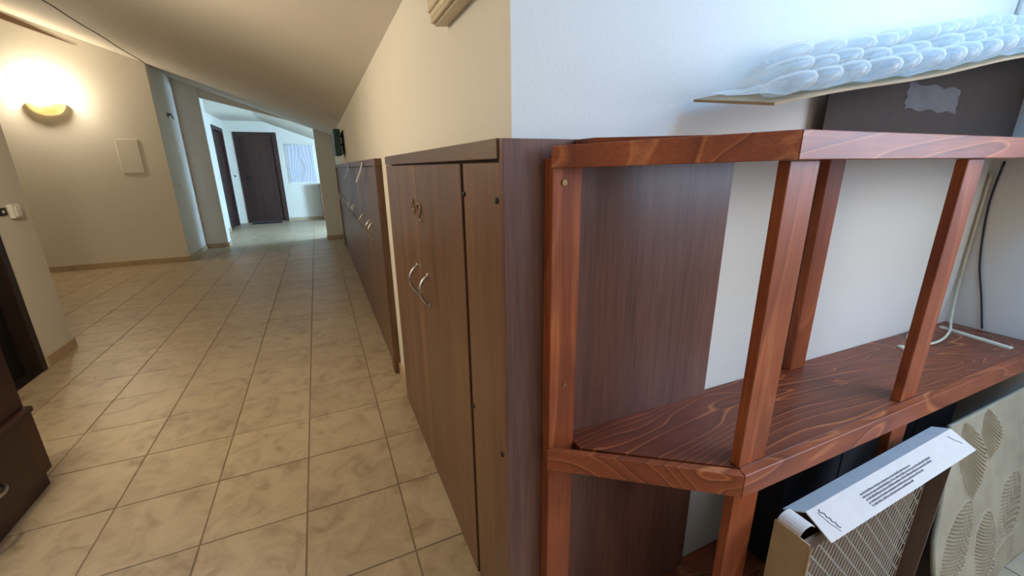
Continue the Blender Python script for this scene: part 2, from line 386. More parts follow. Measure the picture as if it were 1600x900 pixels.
# window frames and panes of the dormer, the roof opening added for the blue fill light and the far side opening
def frame4(e, axis, a0, a1, b0, b1, c0, c1, w_=0.045):
    def put(nm, p0, p1, q0, q1):
        if axis == 'x': box(nm, c0, c1, p0, p1, q0, q1, M['plastic_white'], e, 0.003)
        else: box(nm, p0, p1, q0, q1, c0, c1, M['plastic_white'], e, 0.003)
    put('frame_stile', a0, a0+w_, b0, b1); put('frame_stile', a1-w_, a1, b0, b1)
    put('frame_rail', a0+w_, a1-w_, b0, b0+w_); put('frame_rail', a0+w_, a1-w_, b1-w_, b1)
    m = (c0+c1)/2
    if axis == 'x': box('pane', m-0.003, m+0.003, a0+w_, a1-w_, b0+w_, b1-w_, M['glass'], e)
    else: box('pane', a0+w_, a1-w_, b0+w_, b1-w_, m-0.003, m+0.003, M['glass'], e)
frame4(empty('window_2', (XR+0.05, -0.8, 1.10), kind='structure'), 'x', -1.579, -0.021, 1.101, 2.139, XR+0.03, XR+0.08)
frame4(empty('added_roof_window', (1.55, -0.15, 2.38), kind='structure'), 'z', 1.051, 2.049, -0.549, 0.249, 2.385, 2.435)
frame4(empty('window_4', (2.05, 8.9, 0.6), kind='structure'), 'x', 8.481, 9.319, 0.601, 1.499, 2.03, 2.08)
# skirting tiles
def skirting(name, runs, h=0.072, th=0.011):
    e = empty(name, (runs[0][0], runs[0][1], 0), kind='structure')
    for (x0, y0, x1, y1, nx, ny) in runs:
        L = math.hypot(x1-x0, y1-y0); n = max(1, round(L/PT)); ux, uy = (x1-x0)/L, (y1-y0)/L
        for k in range(n):
            a = L*k/n+0.001; b = L*(k+1)/n-0.001
            P = [(x0+ux*a, y0+uy*a), (x0+ux*b, y0+uy*b)]
            P += [(P[1][0]+nx*th, P[1][1]+ny*th), (P[0][0]+nx*th, P[0][1]+ny*th)]
            prism('tile', P, 0.0, h, M['skirting'], e)
    return e
skirting('baseboard_left', [(-4.19, YA-0.001, XL, YA-0.001, 0, -1), (XL+0.001, YA, XL+0.001, YP-0.012, 1, 0)])
skirting('baseboard_left_pier', [(XL+0.012, YP-0.001, -1.46, YP-0.001, 0, -1), (-1.459, YP, -1.459, YP+0.24, 1, 0)])
skirting('baseboard_right_pier', [(0.045, YP-0.001, 0.32, YP-0.001, 0, -1), (0.044, YP, 0.044, YP+0.24, -1, 0)])
skirting('baseboard_left_near', [(-1.749, 3.50, -1.749, 3.851, 1, 0)])
skirting('baseboard_left_far', [(XL+0.001, YP+0.25, XL+0.001, 10.33, 1, 0)])
skirting('baseboard_far', [(-0.72, YF-0.001, 1.95, YF-0.001, 0, -1)])
skirting('baseboard_right', [(XW-0.001, 2.118, XW-0.001, 2.41, -1, 0), (XW-0.001, 7.40, XW-0.001, 8.10, -1, 0)])

# joint in the ceiling lining, and the brown board showing where the lining gapes above the lamp wall
def cpt(x, y, d=0.0): return (x, y, zc(x)-d)
path = [cpt(XL+0.012*math.sin(k*1.7), 0.9+(YA-0.9)*k/24, 0.001) for k in range(25)]
o = tube('trim_1', path, 0.006, M['crack'], n=6); o['kind'] = 'structure'
bm = bmesh.new(); A = []; B = []
lens = [(-3.9, 0.075), (-3.3, 0.075), (-2.92, 0.068), (-2.75, 0.055), (-2.62, 0.036), (-2.5, 0.018), (-2.36, 0.0)]
lo = [(x, zc(x)-0.085) for x, h in lens]; hi = [(x, zc(x)-0.085+h) for x, h in lens][:-1]
ring = lo + hi[::-1]
add_loft(bm, [(x, YA-0.006, z) for x, z in ring], [(x, YA+0.002, z) for x, z in ring])
structure(finish('trim_2', bm, M['brown_gap']))

# ------------------------------------------------------------------ doors and window of the end wall
def door_frame(name, parts): pass
d1 = empty('door_1', (-1.17, YF, 0), kind='structure')
box('frame_jamb', -1.605, -1.515, YF-0.02, YF+0.10, 0.003, 2.04, M['lam_dark'], d1, 0.003)
box('frame_jamb', -0.83, -0.74, YF-0.02, YF+0.10, 0.003, 2.04, M['lam_dark'], d1, 0.003)
box('frame_head', -1.515, -0.83, YF-0.02, YF+0.10, 1.955, 2.04, M['lam_dark'], d1, 0.003)
lf = box('leaf', -1.512, -0.833, YF+0.03, YF+0.07, 0.01, 1.952, M['lam_dark'], d1, 0.002)
bm = bmesh.new(); add_box(bm, -1.475, -1.445, YF+0.022, YF+0.03, 0.93, 1.12); add_tube(bm, [(-1.46, YF+0.022, 1.04), (-1.46, YF-0.02, 1.04), (-1.35, YF-0.02, 1.04)], 0.009)
finish('handle', bm, M['black'], lf)
d2 = empty('door_2', (XL, 10.88, 0), kind='structure')
box('frame_jamb', XL-0.10, XL+0.02, 10.33, 10.41, 0.003, 2.08, M['lam_dark'], d2, 0.003)
box('frame_jamb', XL-0.10, XL+0.02, 11.30, 11.38, 0.003, 2.08, M['lam_dark'], d2, 0.003)
box('frame_head', XL-0.10, XL+0.02, 10.41, 11.30, 2.0, 2.08, M['lam_dark'], d2, 0.003)
lf = box('leaf', XL-0.07, XL-0.03, 10.412, 11.298, 0.01, 1.998, M['lam_dark'], d2, 0.002)
bm = bmesh.new(); add_box(bm, XL-0.03, XL-0.022, 10.46, 10.49, 0.93, 1.12); add_tube(bm, [(XL-0.022, 10.475, 1.04), (XL+0.02, 10.475, 1.04), (XL+0.02, 10.58, 1.04)], 0.009)
finish('handle', bm, M['black'], lf)
wn = empty('window_1', (-0.3, YF, 0.87), kind='structure')
fz0, fz1, fx0, fx1 = 0.87, 1.81, -0.615, 0.02
for nm, a in (('frame_stile', (fx0, fx0+0.045, fz0, fz1)), ('frame_stile', (fx1-0.045, fx1, fz0, fz1)), ('frame_rail', (fx0+0.045, fx1-0.045, fz0, fz0+0.045)), ('frame_rail', (fx0+0.045, fx1-0.045, fz1-0.045, fz1))):
    box(nm, a[0], a[1], YF-0.012, YF+0.05, a[2], a[3], M['plastic_white'], wn, 0.003)
box('pane', fx0+0.045, fx1-0.045, YF+0.04, YF+0.046, fz0+0.045, fz1-0.045, M['daypane'], wn)
# sheer curtain gathered into two swags
cu = empty('sheer_curtain', (-0.3, YF-0.03, 0.9), 'sheer white curtain gathered over the small far window', 'curtain')
tube('rod', [(fx0+0.01, YF-0.03, 1.775), (fx1-0.01, YF-0.03, 1.775)], 0.006, M['plastic_white'], cu)
for s in (-1, 1):
    bm = bmesh.new(); NX, NZ = 28, 20; V = []
    for jz in range(NZ+1):
        v = jz/NZ; z = 1.77-0.85*v
        pinch = 0.30*math.exp(-((v-0.62)/0.22)**2)*1.0
        xo = -0.2975 + s*0.29; xi = -0.2975 + s*(-0.03+0.10*math.exp(-((v-0.62)/0.25)**2) + 0.02*v)
        V.append([bm.verts.new((xo+(xi-xo)*i/NX, YF-0.03+0.006*math.sin(i*0.9+0.5*math.sin(v*5)), z)) for i in range(NX+1)])
    for jz in range(NZ):
        for i in range(NX): bm.faces.new((V[jz][i], V[jz][i+1], V[jz+1][i+1], V[jz+1][i]))
    finish('drape', bm, M['sheer'], cu, True)
tag(box('doormat', -1.50, -0.88, YF-0.42, YF-0.03, 0.001, 0.012, M['mat'], None, 0.003), 'thin dark doormat lying before the far brown door', 'doormat')
lc = empty('low_cabinet', (0.24, 11.4, 0), 'low brown cabinet half hidden behind the right pier, under the far window', 'cabinet')
box('body', 0.035, 0.44, 11.22, 11.63, 0.03, 0.84, M['lam_z'], lc, 0.002); box('top', 0.02, 0.455, 11.20, 11.645, 0.84, 0.862, M['lam_y'], lc, 0.002)
box('plinth', 0.05, 0.42, 11.24, 11.60, 0.001, 0.03, M['lam_dark'], lc)
box('door', 0.04, 0.435, 11.203, 11.22, 0.05, 0.82, M['lam_z'], lc, 0.002)

# dark doorway at the left, near
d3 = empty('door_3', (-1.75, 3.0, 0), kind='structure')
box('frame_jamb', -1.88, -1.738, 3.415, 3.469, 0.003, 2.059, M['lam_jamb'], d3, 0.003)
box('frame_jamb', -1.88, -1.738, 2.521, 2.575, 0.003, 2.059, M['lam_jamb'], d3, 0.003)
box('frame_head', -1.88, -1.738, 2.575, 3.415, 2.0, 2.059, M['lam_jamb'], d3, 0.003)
lf = box('leaf', -1.86, -1.82, 2.577, 3.413, 0.012, 1.998, M['room_dark'], d3, 0.002)  # black sheet painting the darkness of the open doorway
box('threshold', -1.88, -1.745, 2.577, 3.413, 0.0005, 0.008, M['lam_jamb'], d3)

# ------------------------------------------------------------------ lockers and cabinet 42
def bow_handle(parent, y, z0, z1, x=XF, r=0.0055, depth=0.032):
    bm = bmesh.new(); P = [(x-depth*math.sin(math.pi*k/14)**0.75 if 0 < k < 14 else x, y, z0+(z1-z0)*k/14) for k in range(15)]
    add_tube(bm, P, r, 8)
    for z in (z0, z1): add_tube(bm, [(x+0.001, y, z), (x-0.005, y, z)], 0.009, 10)
    return finish('handle', bm, M['steel'], parent, True)
DZ0, DZ1 = 0.012, 1.232
def leaf(parent, name, y0, y1, handle_y=None, mat='lam_z'):
    d = box(name, XF, XF+0.018, y0+0.0042, y1-0.0042, DZ0, DZ1, M[mat], parent, 0.001)
    if handle_y: bow_handle(d, handle_y, 0.765, 0.872)
    return d
lab = [('brown double locker cupboard nearest the framed end, paper strip over its doors', 2.52, 3.49, 'double'),
       ('single narrow brown locker just beyond the nearest double cupboard', 3.49, 3.92, 'single'),
       ('brown double locker cupboard in the middle of the far row, second paper strip', 3.92, 4.89, 'double'),
       ('single narrow brown locker between the middle and far double cupboards', 4.89, 5.32, 'single'),
       ('farthest brown double locker cupboard in the row along the right wall', 5.32, 6.29, 'double'),
       ('single narrow brown locker beyond the farthest double cupboard', 6.29, 6.72, 'single'),
       ('last brown locker of the row, up against the right pier', 6.72, 7.30, 'single')]
for L, y0, y1, kind in lab:
    c = empty('locker', (XF+0.2, (y0+y1)/2, 0), L, 'locker', 'lockers along the right wall')
    box('carcass', XF+0.020, XF+0.42, y0+0.001, y1-0.001, 0.001, DZ1+0.001, M['lam_dark'], c)
    if kind == 'double':
        m = (y0+y1)/2
        leaf(c, 'door', y0, m, m-0.075); leaf(c, 'door', m, y1, m+0.085)
    else: leaf(c, 'door', y0, y1, y0+0.055)
fr = empty('locker_surround', (XF, 4.9, 0), 'brown timber frame edging the far row of lockers', 'frame')
box('top_board', XF-0.012, XF+0.42, 2.415, 7.35, 1.2345, 1.273, M['lam_y'], fr, 0.0015)
box('end_board', XF-0.012, XF+0.42, 2.415, 2.518, 0.001, 1.234, M['lam_z'], fr, 0.0015)
box('end_board', XF-0.012, XF+0.42, 7.302, 7.35, 0.001, 1.234, M['lam_z'], fr, 0.0015)
def paper_strip(y, label, w_=0.085, l=0.13):
    bm = bmesh.new(); a = []; b = []
    for k in range(9):
        t_ = k/8; x = XF-0.016-0.05*t_**1.5; z = 1.262-l*t_**1.2
        a.append([(x, y-w_/2+0.03*t_, z), (x, y+w_/2+0.03*t_, z)])
    V = [[bm.verts.new(p) for p in r] for r in a]; W = [[bm.verts.new((p[0]-0.0006, p[1], p[2])) for p in r] for r in a]
    for i in range(8):
        bm.faces.new((V[i][0], V[i][1], V[i+1][1], V[i+1][0])); bm.faces.new((W[i][0], W[i+1][0], W[i+1][1], W[i][1]))
        for s in (0, 1): bm.faces.new((V[i][s], V[i+1][s], W[i+1][s], W[i][s]))
    bm.faces.new((V[0][0], V[0][1], W[0][1], W[0][0])); bm.faces.new((V[8][0], V[8][1], W[8][1], W[8][0]))
    return tag(finish('paper_strip', bm, M['paper'], None, True), label, 'paper', 'paper strips on the lockers')
paper_strip(3.03, 'white paper strip hanging from the top of the nearest far-row locker')
paper_strip(4.30, 'white paper strip hanging above the second double locker, farther off')

cb = empty('cabinet', (0.5, 1.41, 0), 'brown two-door corner cabinet numbered 42 with two bow handles', 'cabinet')
box('carcass', XF+0.026, 0.68, 0.768, 2.105, 0.001, 1.232, M['lam_dark'], cb)
box('top_board', XF-0.004, 0.45, 0.7225, 2.085, 1.2375, 1.273, M['lam_y'], cb, 0.0015)
box('stile', XF+0.002, XF+0.022, 1.9225, 2.11, 0.004, 1.235, M['lam_z'], cb, 0.001)
box('backing_rail', XF+0.0195, XF+0.0255, 0.7225, 1.921, 0.004, 1.237, M['lam_dark'], cb)
seam = 1.455
da = leaf(cb, 'door', seam-0.0028, 1.9205, 1.535); db = leaf(cb, 'door', 0.950, seam+0.0028, 1.365)
fp = box('fixed_panel', XF+0.001, XF+0.019, 0.7225, 0.937, 0.004, 1.232, M['lam_z'], cb, 0.001)
for (y, z) in ((0.930, 1.165), (0.735, 1.163), (0.928, 0.615), (0.737, 0.60)):
    tube('bolt_cap', [(XF+0.004, y, z), (XF-0.003, y, z)], 0.006, M['black'], fp, 10)
box('side_panel', XF, 0.890, 0.7045, 0.7215, 0.002, 1.272, M['lam_side'], cb, 0.001)
def numeral(paths, y, z, w_, h, parent):
    """cut-out figure: raised strokes; u runs to the viewer's right (-y), v up"""
    bm = bmesh.new()
    for P in paths: add_tube(bm, [(XF-0.004, y-u*w_, z+v*h) for u, v in P], 0.0030, 6)
    return finish('numeral', bm, M['numeral'], parent)
numeral([[(0.62, 1), (0.3, 0.7), (0.0, 0.36), (0.5, 0.36), (1.0, 0.36)], [(0.72, 0.66), (0.72, 0.3), (0.72, 0.0)]], 1.540, 1.064, 0.064, 0.052, da)
numeral([smooth_path([(0.0, 0.72), (0.15, 0.95), (0.5, 1.0), (0.85, 0.85), (0.8, 0.6), (0.4, 0.3), (0.0, 0.02), (0.5, 0.06), (1.0, 0.0)], 4)], 1.446, 1.052, 0.064, 0.056, db)

# ------------------------------------------------------------------ stained pine shelf unit in the dormer
su = empty('shelf_unit', (1.3, 0.58, 0), 'red-brown stained pine open shelf unit with angled end by the white wall', 'shelf unit')
RY = 0.44
def ztop(x, y=0): return 0.632 - 0.0195*(x-0.40)
def sh(poly, a, b, name, mat, bev=0.0015): return prism(name, poly, lambda x, y: ztop(x)+a, lambda x, y: ztop(x)+b, M[mat], su, bev)
FR = 0.462   # board stops at the edging
board = [(0.450, 0.7035), (0.450, 0.648), (0.718, 0.458), (2.264, 0.458), (2.264, 0.720), (0.8915, 0.720), (0.8915, 0.7035)]
sh(board, -0.028, 0.0, 'shelf_board', 'pine_top', 0.001)
sh([(0.700, 0.436), (2.264, 0.436), (2.264, 0.457), (0.707, 0.457)], -0.053, 0.002, 'front_edging', 'pine_x')
# angled edging
dx, dy = 0.700-0.382, 0.436-0.668; Ld = math.hypot(dx, dy); nx, ny = -dy/Ld, dx/Ld
e1 = [(0.382, 0.668), (0.6995, 0.4365), (0.7065, 0.4575), (0.382+nx*0.02+0.01, 0.668+ny*0.02)]
e1 = [(0.380, 0.669), (0.6995, 0.4365), (0.7065, 0.4572), (0.396, 0.6715)]
sh(e1, -0.051, 0.002, 'angled_edging', 'pine_x')
# top frame
def rail_z(x): return 1.258 + (1.275-1.258)*min(1, max(0, (x-0.38)/0.32))
zt = lambda x, y: rail_z(x); zb = lambda x, y: rail_z(x)-0.046+ (0.008 if x < 0.5 else 0)
prism('top_rail', [(0.700, RY), (2.264, RY), (2.264, RY+0.022), (0.708, RY+0.022)], 1.229, 1.275, M['pine_x'], su, 0.0015)
prism('angled_top_rail', [(0.380, 0.669), (0.6995, RY+0.0005), (0.7075, RY+0.0222), (0.397, 0.6715)], zb, zt, M['pine_x'], su, 0.0012)
prism('top_board', [(0.452, 0.702), (0.450, 0.640), (0.715, 0.464), (2.264, 0.464), (2.264, 0.720), (0.8915, 0.720), (0.8915, 0.702)], 1.253, 1.271, M['pine_x'], su)
# posts
def post(name, x0, x1, y0, y1, z0, z1, mat='pine_z'): return box(name, x0, x1, y0, y1, z0, z1, M[mat], su, 0.0015)
lp = post('post', 0.386, 0.449, 0.6725, 0.7035, 0.003, 1.238)
bm = bmesh.new(); add_tube(bm, [(0.410, 0.673, 1.195), (0.410, 0.6695, 1.195)], 0.0055, 12); add_tube(bm, [(0.410, 0.6700, 1.195), (0.410, 0.6690, 1.195)], 0.0025, 8)
finish('screw', bm, M['brass'], lp)
bm = bmesh.new(); add_tube(bm, [(0.421, 0.673, 0.78), (0.421, 0.6705, 0.78)], 0.004, 10); finish('screw', bm, M['brass'], lp)
post('post', 0.711, 0.790, 0.459, 0.4805, ztop(0.75)+0.0005, 1.2285)
post('leg', 0.711, 0.790, 0.4585, 0.4805, 0.003, ztop(0.75)-0.0285)
post('post', 1.324, 1.402, 0.459, 0.4805, ztop(1.36)+0.0005, 1.2285)
post('leg', 1.324, 1.402, 0.4585, 0.4805, 0.003, ztop(1.36)-0.0285)
post('post', 1.238, 1.308, 0.694, 0.7185, ztop(1.27)+0.0005, 1.2525)
post('leg', 1.238, 1.308, 0.694, 0.7185, 0.022, ztop(1.27)-0.0285)
post('leg', 2.19, 2.262, 0.694, 0.7185, 0.022, ztop(2.22)-0.0285)
sh2 = [(0.450, 0.7035), (0.450, 0.655), (0.706, 0.485), (2.264, 0.485), (2.264, 0.6935), (0.8915, 0.6935), (0.8915, 0.7035)]
prism('bottom_board', [(0.450, 0.7035), (0.450, 0.660), (0.706, 0.483), (2.264, 0.483), (2.264, 0.7205), (0.8915, 0.7205), (0.8915, 0.7035)], 0.002, 0.020, M['pine_x'], su)

# black trunk-like box standing under the shelf
tk = empty('storage_box', (1.66, 0.66, 0.02), 'dark slate-grey box pushed against the wall under the pine shelf', 'box')
box('body', 1.125, 2.16, 0.585, 0.690, 0.021, 0.44, M['slate'], tk, 0.004)
box('lid', 1.12, 2.165, 0.580, 0.692, 0.441, 0.50, M['slate'], tk, 0.005)
box('side_cover', 1.1205, 1.1245, 0.586, 0.690, 0.023, 0.439, M['black'], tk)
for x in (1.40, 1.85): box('seam_strip', x, x+0.004, 0.583, 0.5848, 0.03, 0.43, M['black'], tk)

# ------------------------------------------------------------------ flat carton with wire mesh leaning under the shelf
cx0, cx1, cy0, cy1, czt = 0.806, 1.395, 0.352, 0.424, 0.487
ct = empty('mesh_carton', (1.1, 0.39, 0), 'flat open cardboard carton holding wire mesh, printed pale flap on top', 'carton')
box('side_panel', cx0, cx0+0.004, cy0, cy1, 0.002, czt, M['card'], ct)
box('side_panel', cx1-0.004, cx1, cy0, cy1, 0.002, czt, M['card_dark'], ct)
box('back_panel', cx0+0.004, cx1-0.004, cy1-0.004, cy1, 0.002, czt, M['card_dark'], ct)
box('bottom_panel', cx0+0.004, cx1-0.004, cy0, cy1-0.004, 0.002, 0.006, M['card_dark'], ct)
# torn front return beside the left side
loft('front_return', [(cx0+0.0005, cy0-0.004, 0.002), (cx0+0.018, cy0-0.004, 0.002), (cx0+0.012, cy0-0.004, 0.40), (cx0+0.0005, cy0-0.004, czt-0.004)],
     [(cx0+0.0005, cy0-0.0005, 0.002), (cx0+0.018, cy0-0.0005, 0.002), (cx0+0.012, cy0-0.0005, 0.40), (cx0+0.0005, cy0-0.0005, czt-0.004)], M['card'], ct)
# curled corner tab
bm = bmesh.new(); prev = None; R = []
for k in range(9):
    a = math.pi*k/8*0.9
    R.append(((cx0+0.026-0.024*math.cos(a), czt+0.002+0.016*math.sin(a))))
A = [(x, cy0+0.02, z) for x, z in R] + [(x-0.0, cy0+0.02, z-0.002) for x, z in R[::-1]]
B = [(x, cy1-0.004, z) for x, z in R] + [(x-0.0, cy1-0.004, z-0.002) for x, z in R[::-1]]
add_loft(bm, A, B); finish('curled_tab', bm, M['card_white'], ct, False)
# lid: grey strip up from the back, then the pale printed flap falling to the front
ridgeL, ridgeR = Vector((0.868, 0.400, 0.503)), Vector((1.487, 0.400, 0.524))
backL, backR = Vector((0.842, 0.432, 0.494)), Vector((1.47, 0.432, 0.494+0.021*(1.47-0.842)/0.619))
flL, flR = Vector((0.868, 0.343, 0.474)), Vector((1.487, 0.343, 0.495))
def sheet(name, q, th, mat, parent):
    n = (q[1]-q[0]).cross(q[3]-q[0]).normalized()*th
    if n.z < 0: n = -n
    return loft(name, [p for p in q], [p-n for p in q], mat, parent)
sheet('lid_strip', [backL, backR, ridgeR, ridgeL], 0.003, M['card_grey'], ct)
flap = sheet('printed_flap', [ridgeL, ridgeR, flR, flL], 0.003, M['card_white'], ct)
fn = (ridgeR-ridgeL).cross(flL-ridgeL).normalized()
if fn.z < 0: fn = -fn
def fpnt(u, v, h=0.0006): return ridgeL.lerp(ridgeR, u).lerp(flL.lerp(flR, u), v) + fn*h
# lines of small print: short strokes, no readable letters in the photograph
bm = bmesh.new()
for row, (u0, u1) in enumerate([(0.265, 0.60), (0.265, 0.73), (0.27, 0.72), (0.27, 0.64), (0.275, 0.55)]):
    u = u0
    while u < u1:
        wd = random.uniform(0.006, 0.016); v0 = 0.30+row*0.105
        k = u
        while k < min(u+wd, u1):
            hh = random.choice((0.05, 0.05, 0.07)); add_loft(bm, [fpnt(k, v0+0.07-hh), fpnt(k+0.0022, v0+0.07-hh), fpnt(k+0.0022, v0+0.07), fpnt(k, v0+0.07)],
                [p + fn*0.0003 for p in (fpnt(k, v0+0.07-hh), fpnt(k+0.0022, v0+0.07-hh), fpnt(k+0.0022, v0+0.07), fpnt(k, v0+0.07))])
            add_loft(bm, [fpnt(k, v0+0.055), fpnt(k+0.0035, v0+0.055), fpnt(k+0.0035, v0+0.07), fpnt(k, v0+0.07)],
                [p + fn*0.0003 for p in (fpnt(k, v0+0.055), fpnt(k+0.0035, v0+0.055), fpnt(k+0.0035, v0+0.07), fpnt(k, v0+0.07))])
            k += 0.0042
        u += wd + 0.004
o = finish('printed_text', bm, M['ink'], flap)
tube('hand_hole_crease', smooth_path([fpnt(0.935, 0.18), fpnt(0.945, 0.36), fpnt(0.962, 0.52), fpnt(0.968, 0.60)], 5), 0.0014, M['card_grey'], flap, 6)
tube('embossed_mark', smooth_path([fpnt(0.055, 0.12), fpnt(0.050, 0.2), fpnt(0.062, 0.28), fpnt(0.060, 0.4), fpnt(0.068, 0.46), fpnt(0.066, 0.56), fpnt(0.075, 0.62), fpnt(0.073, 0.72), fpnt(0.080, 0.8)], 5), 0.0012, M['ink'], flap, 6)
tube('embossed_mark', smooth_path([fpnt(0.040, 0.18), fpnt(0.052, 0.55), fpnt(0.070, 0.88)], 6), 0.0008, M['card_grey'], flap, 6)
# the wire mesh panel: long flat diamonds, built of wire
bm = bmesh.new()
my = cy0+0.006
def wire_line(p, q, r=0.0012):
    p, q = Vector(p), Vector(q); d = (q-p).normalized(); a = d.cross(Vector((0, 1, 0))).normalized()*r; b = Vector((0, -r*1.2, 0))
    add_loft(bm, [p+a, p-a, p+b], [q+a, q-a, q+b])
mx0, mx1, mz0, mz1 = cx0+0.008, 1.275, 0.012, 0.462
def clipped(p, d):
    t0, t1 = -9, 9
    for (c0, c1, pc, dc) in ((mx0, mx1, p[0], d[0]), (mz0, mz1, p[1], d[1])):
        if abs(dc) < 1e-9:
            if not c0 <= pc <= c1: return None
        else:
            ta, tb = sorted(((c0-pc)/dc, (c1-pc)/dc)); t0 = max(t0, ta); t1 = min(t1, tb)
    return (t0, t1) if t1 > t0 + 0.004 else None
for k in range(-30, 40):
    d = (math.cos(math.radians(-47)), math.sin(math.radians(-47))); p = (mx0+0.040*k, mz1)
    c = clipped(p, d)
    if c: wire_line((p[0]+d[0]*c[0], my, p[1]+d[1]*c[0]), (p[0]+d[0]*c[1], my, p[1]+d[1]*c[1]), 0.0021)
for k in range(-60, 110):
    d = (math.cos(math.radians(72)), math.sin(math.radians(72))); p = (mx0+0.0175*k, mz0)
    c = clipped(p, d)
    if c: wire_line((p[0]+d[0]*c[0], my+0.001, p[1]+d[1]*c[0]), (p[0]+d[0]*c[1], my+0.001, p[1]+d[1]*c[1]), 0.0012)
o = finish('wire_mesh', bm, M['wire'], ct)
box('mesh_backing', cx0+0.006, 1.28, my+0.012, my+0.018, 0.008, 0.466, M['card_dark'], ct)
box('inner_divider', 1.30, 1.306, cy0+0.012, cy1-0.006, 0.008, 0.47, M['card_dark'], ct)

# ------------------------------------------------------------------ board with combed render leaning on the shelf legs
bm = bmesh.new()
def py(z): return 0.282 + 0.148*z/0.475
leftx = [(0.0, 1.415), (0.13, 1.415), (0.2, 1.435), (0.3, 1.50), (0.39, 1.555), (0.475, 1.60)]
def lx(z):
    for (a, xa), (b, xb) in zip(leftx, leftx[1:]):
        if a <= z <= b: return xa+(xb-xa)*(z-a)/(b-a)
    return leftx[-1][1]
patches = [  # lens-shaped comb strokes: ends (x,z), half width, bow, slant of the ridges
    ((1.672, 0.470), (1.655, 0.250), 0.084, 0.030, -42), ((1.650, 0.252), (1.415, 0.080), 0.058, 0.012, 40), ((1.985, 0.235), (1.800, 0.100), 0.066, 0.0, 50),
    ((1.760, 0.185), (1.625, 0.020), 0.064, 0.010, 20), ((1.830, 0.474), (1.790, 0.330), 0.07, 0.02, -30), ((1.890, 0.070), (1.690, 0.002), 0.036, 0.010, -20),
    ((2.130, 0.440), (2.060, 0.220), 0.050, -0.02, 45)]
def relief(x, z):
    h = 0.0016*math.sin(x*23+math.sin(z*17)*2)*math.sin(z*19+1) + 0.0007*math.sin(x*71+z*40)*math.sin(z*63-x*31)
    for (P, Q, w_, bow, sl) in patches:
        ux, uz = Q[0]-P[0], Q[1]-P[1]; L = math.hypot(ux, uz); ux /= L; uz /= L
        t_ = ((x-P[0])*ux + (z-P[1])*uz)/L
        if not 0 < t_ < 1: continue
        env = math.sin(math.pi*t_); d = (x-P[0])*-uz + (z-P[1])*ux - bow*env
        e = w_*env**0.75
        if abs(d) < e:
            c_, s_ = math.cos(math.radians(sl)), math.sin(math.radians(sl))
            h += 0.0036*math.sin(2*math.pi*(t_*L*c_ + d*s_ + 2.2*d*d)/0.0092)
        elif abs(d) < e+0.008: h += 0.0028*(1-(abs(d)-e)/0.008)
    return h
NXp, NZp = 330, 150; zt_ = 0.475; rx = 2.23
F = []
for j in range(NZp+1):
    z = zt_*j/NZp; a = lx(z); row = []
    for i in range(NXp+1):
        x = a+(rx-a)*i/NXp; h = relief(x, z) if 0 < i < NXp and 0 < j < NZp else 0
        row.append(bm.verts.new((x, py(z)-0.002-h*0.95, z+0.003-h*0.3)))
    F.append(row)
for j in range(NZp):
    for i in range(NXp): bm.faces.new((F[j][i], F[j][i+1], F[j+1][i+1], F[j+1][i]))
Bk = []
edge = [F[0][i] for i in range(NXp+1)] + [F[j][NXp] for j in range(1, NZp+1)] + [F[NZp][i] for i in range(NXp-1, -1, -1)] + [F[j][0] for j in range(NZp-1, 0, -1)]
bk = [bm.verts.new((v.co.x, v.co.y+0.012, v.co.z-0.002*(v.co.z > 0.01))) for v in edge]
for i in range(len(edge)): bm.faces.new((edge[i], edge[(i+1) % len(edge)], bk[(i+1) % len(edge)], bk[i]))
bm.faces.new(bk[::-1])
tag(finish('render_board', bm, M['plaster'], None, True), 'beige board with combed swirling ridges leaning on the shelf legs beside the carton', 'board')

# ------------------------------------------------------------------ carton and bubble wrap on top of the unit
def line_z(x): return 1.324 + (x-0.736)*0.1637
bx = empty('top_carton', (1.5, 0.62, 1.276), 'brown cardboard carton with taped front lying on top of the shelf unit', 'carton')
Yb = 0.690
def lidp(x, y): return line_z(x) + 0.16*(y-0.52) + 0.003*math.sin(x*9)
PX = [1.172 + (2.262-1.172)*k/10 for k in range(11)]
lo_ = [(x, 1.2765) for x in (1.172, 2.262)]; hi_ = [(x, lidp(x, Yb)-0.007) for x in PX[::-1]]
loft('back_panel', [(x, Yb, z) for x, z in lo_+hi_], [(x, Yb+0.006, z) for x, z in lo_+hi_], M['card_shaded'], bx)
loft('inner_flap', [(1.42, 0.560, 1.2765), (2.22, 0.53, 1.2765), (2.22, Yb-0.001, 1.288), (1.42, Yb-0.001, 1.283)], [(1.42, 0.560, 1.2805), (2.22, 0.53, 1.2805), (2.22, Yb-0.001, 1.292), (1.42, Yb-0.001, 1.287)], M['card_shaded'], bx)
bm = bmesh.new(); N = 26; T = []
for i in range(N+1):
    x = 0.736 + (2.23-0.736)*i/N; T.append([(x, y, lidp(x, y)) for y in (0.52, 0.58, 0.64, 0.70)])
U = [[bm.verts.new(p) for p in r] for r in T]; D = [[bm.verts.new((p[0], p[1], p[2]-0.005)) for p in r] for r in T]
for i in range(N):
    for j in range(3):
        bm.faces.new((U[i][j], U[i+1][j], U[i+1][j+1], U[i][j+1])); bm.faces.new((D[i][j], D[i][j+1], D[i+1][j+1], D[i+1][j]))
    for j in (0, 3): bm.faces.new((U[i][j], U[i+1][j], D[i+1][j], D[i][j]))
for i in (0, N):
    for j in range(3): bm.faces.new((U[i][j], U[i][j+1], D[i][j+1], D[i][j]))
finish('open_flap', bm, M['card'], bx)
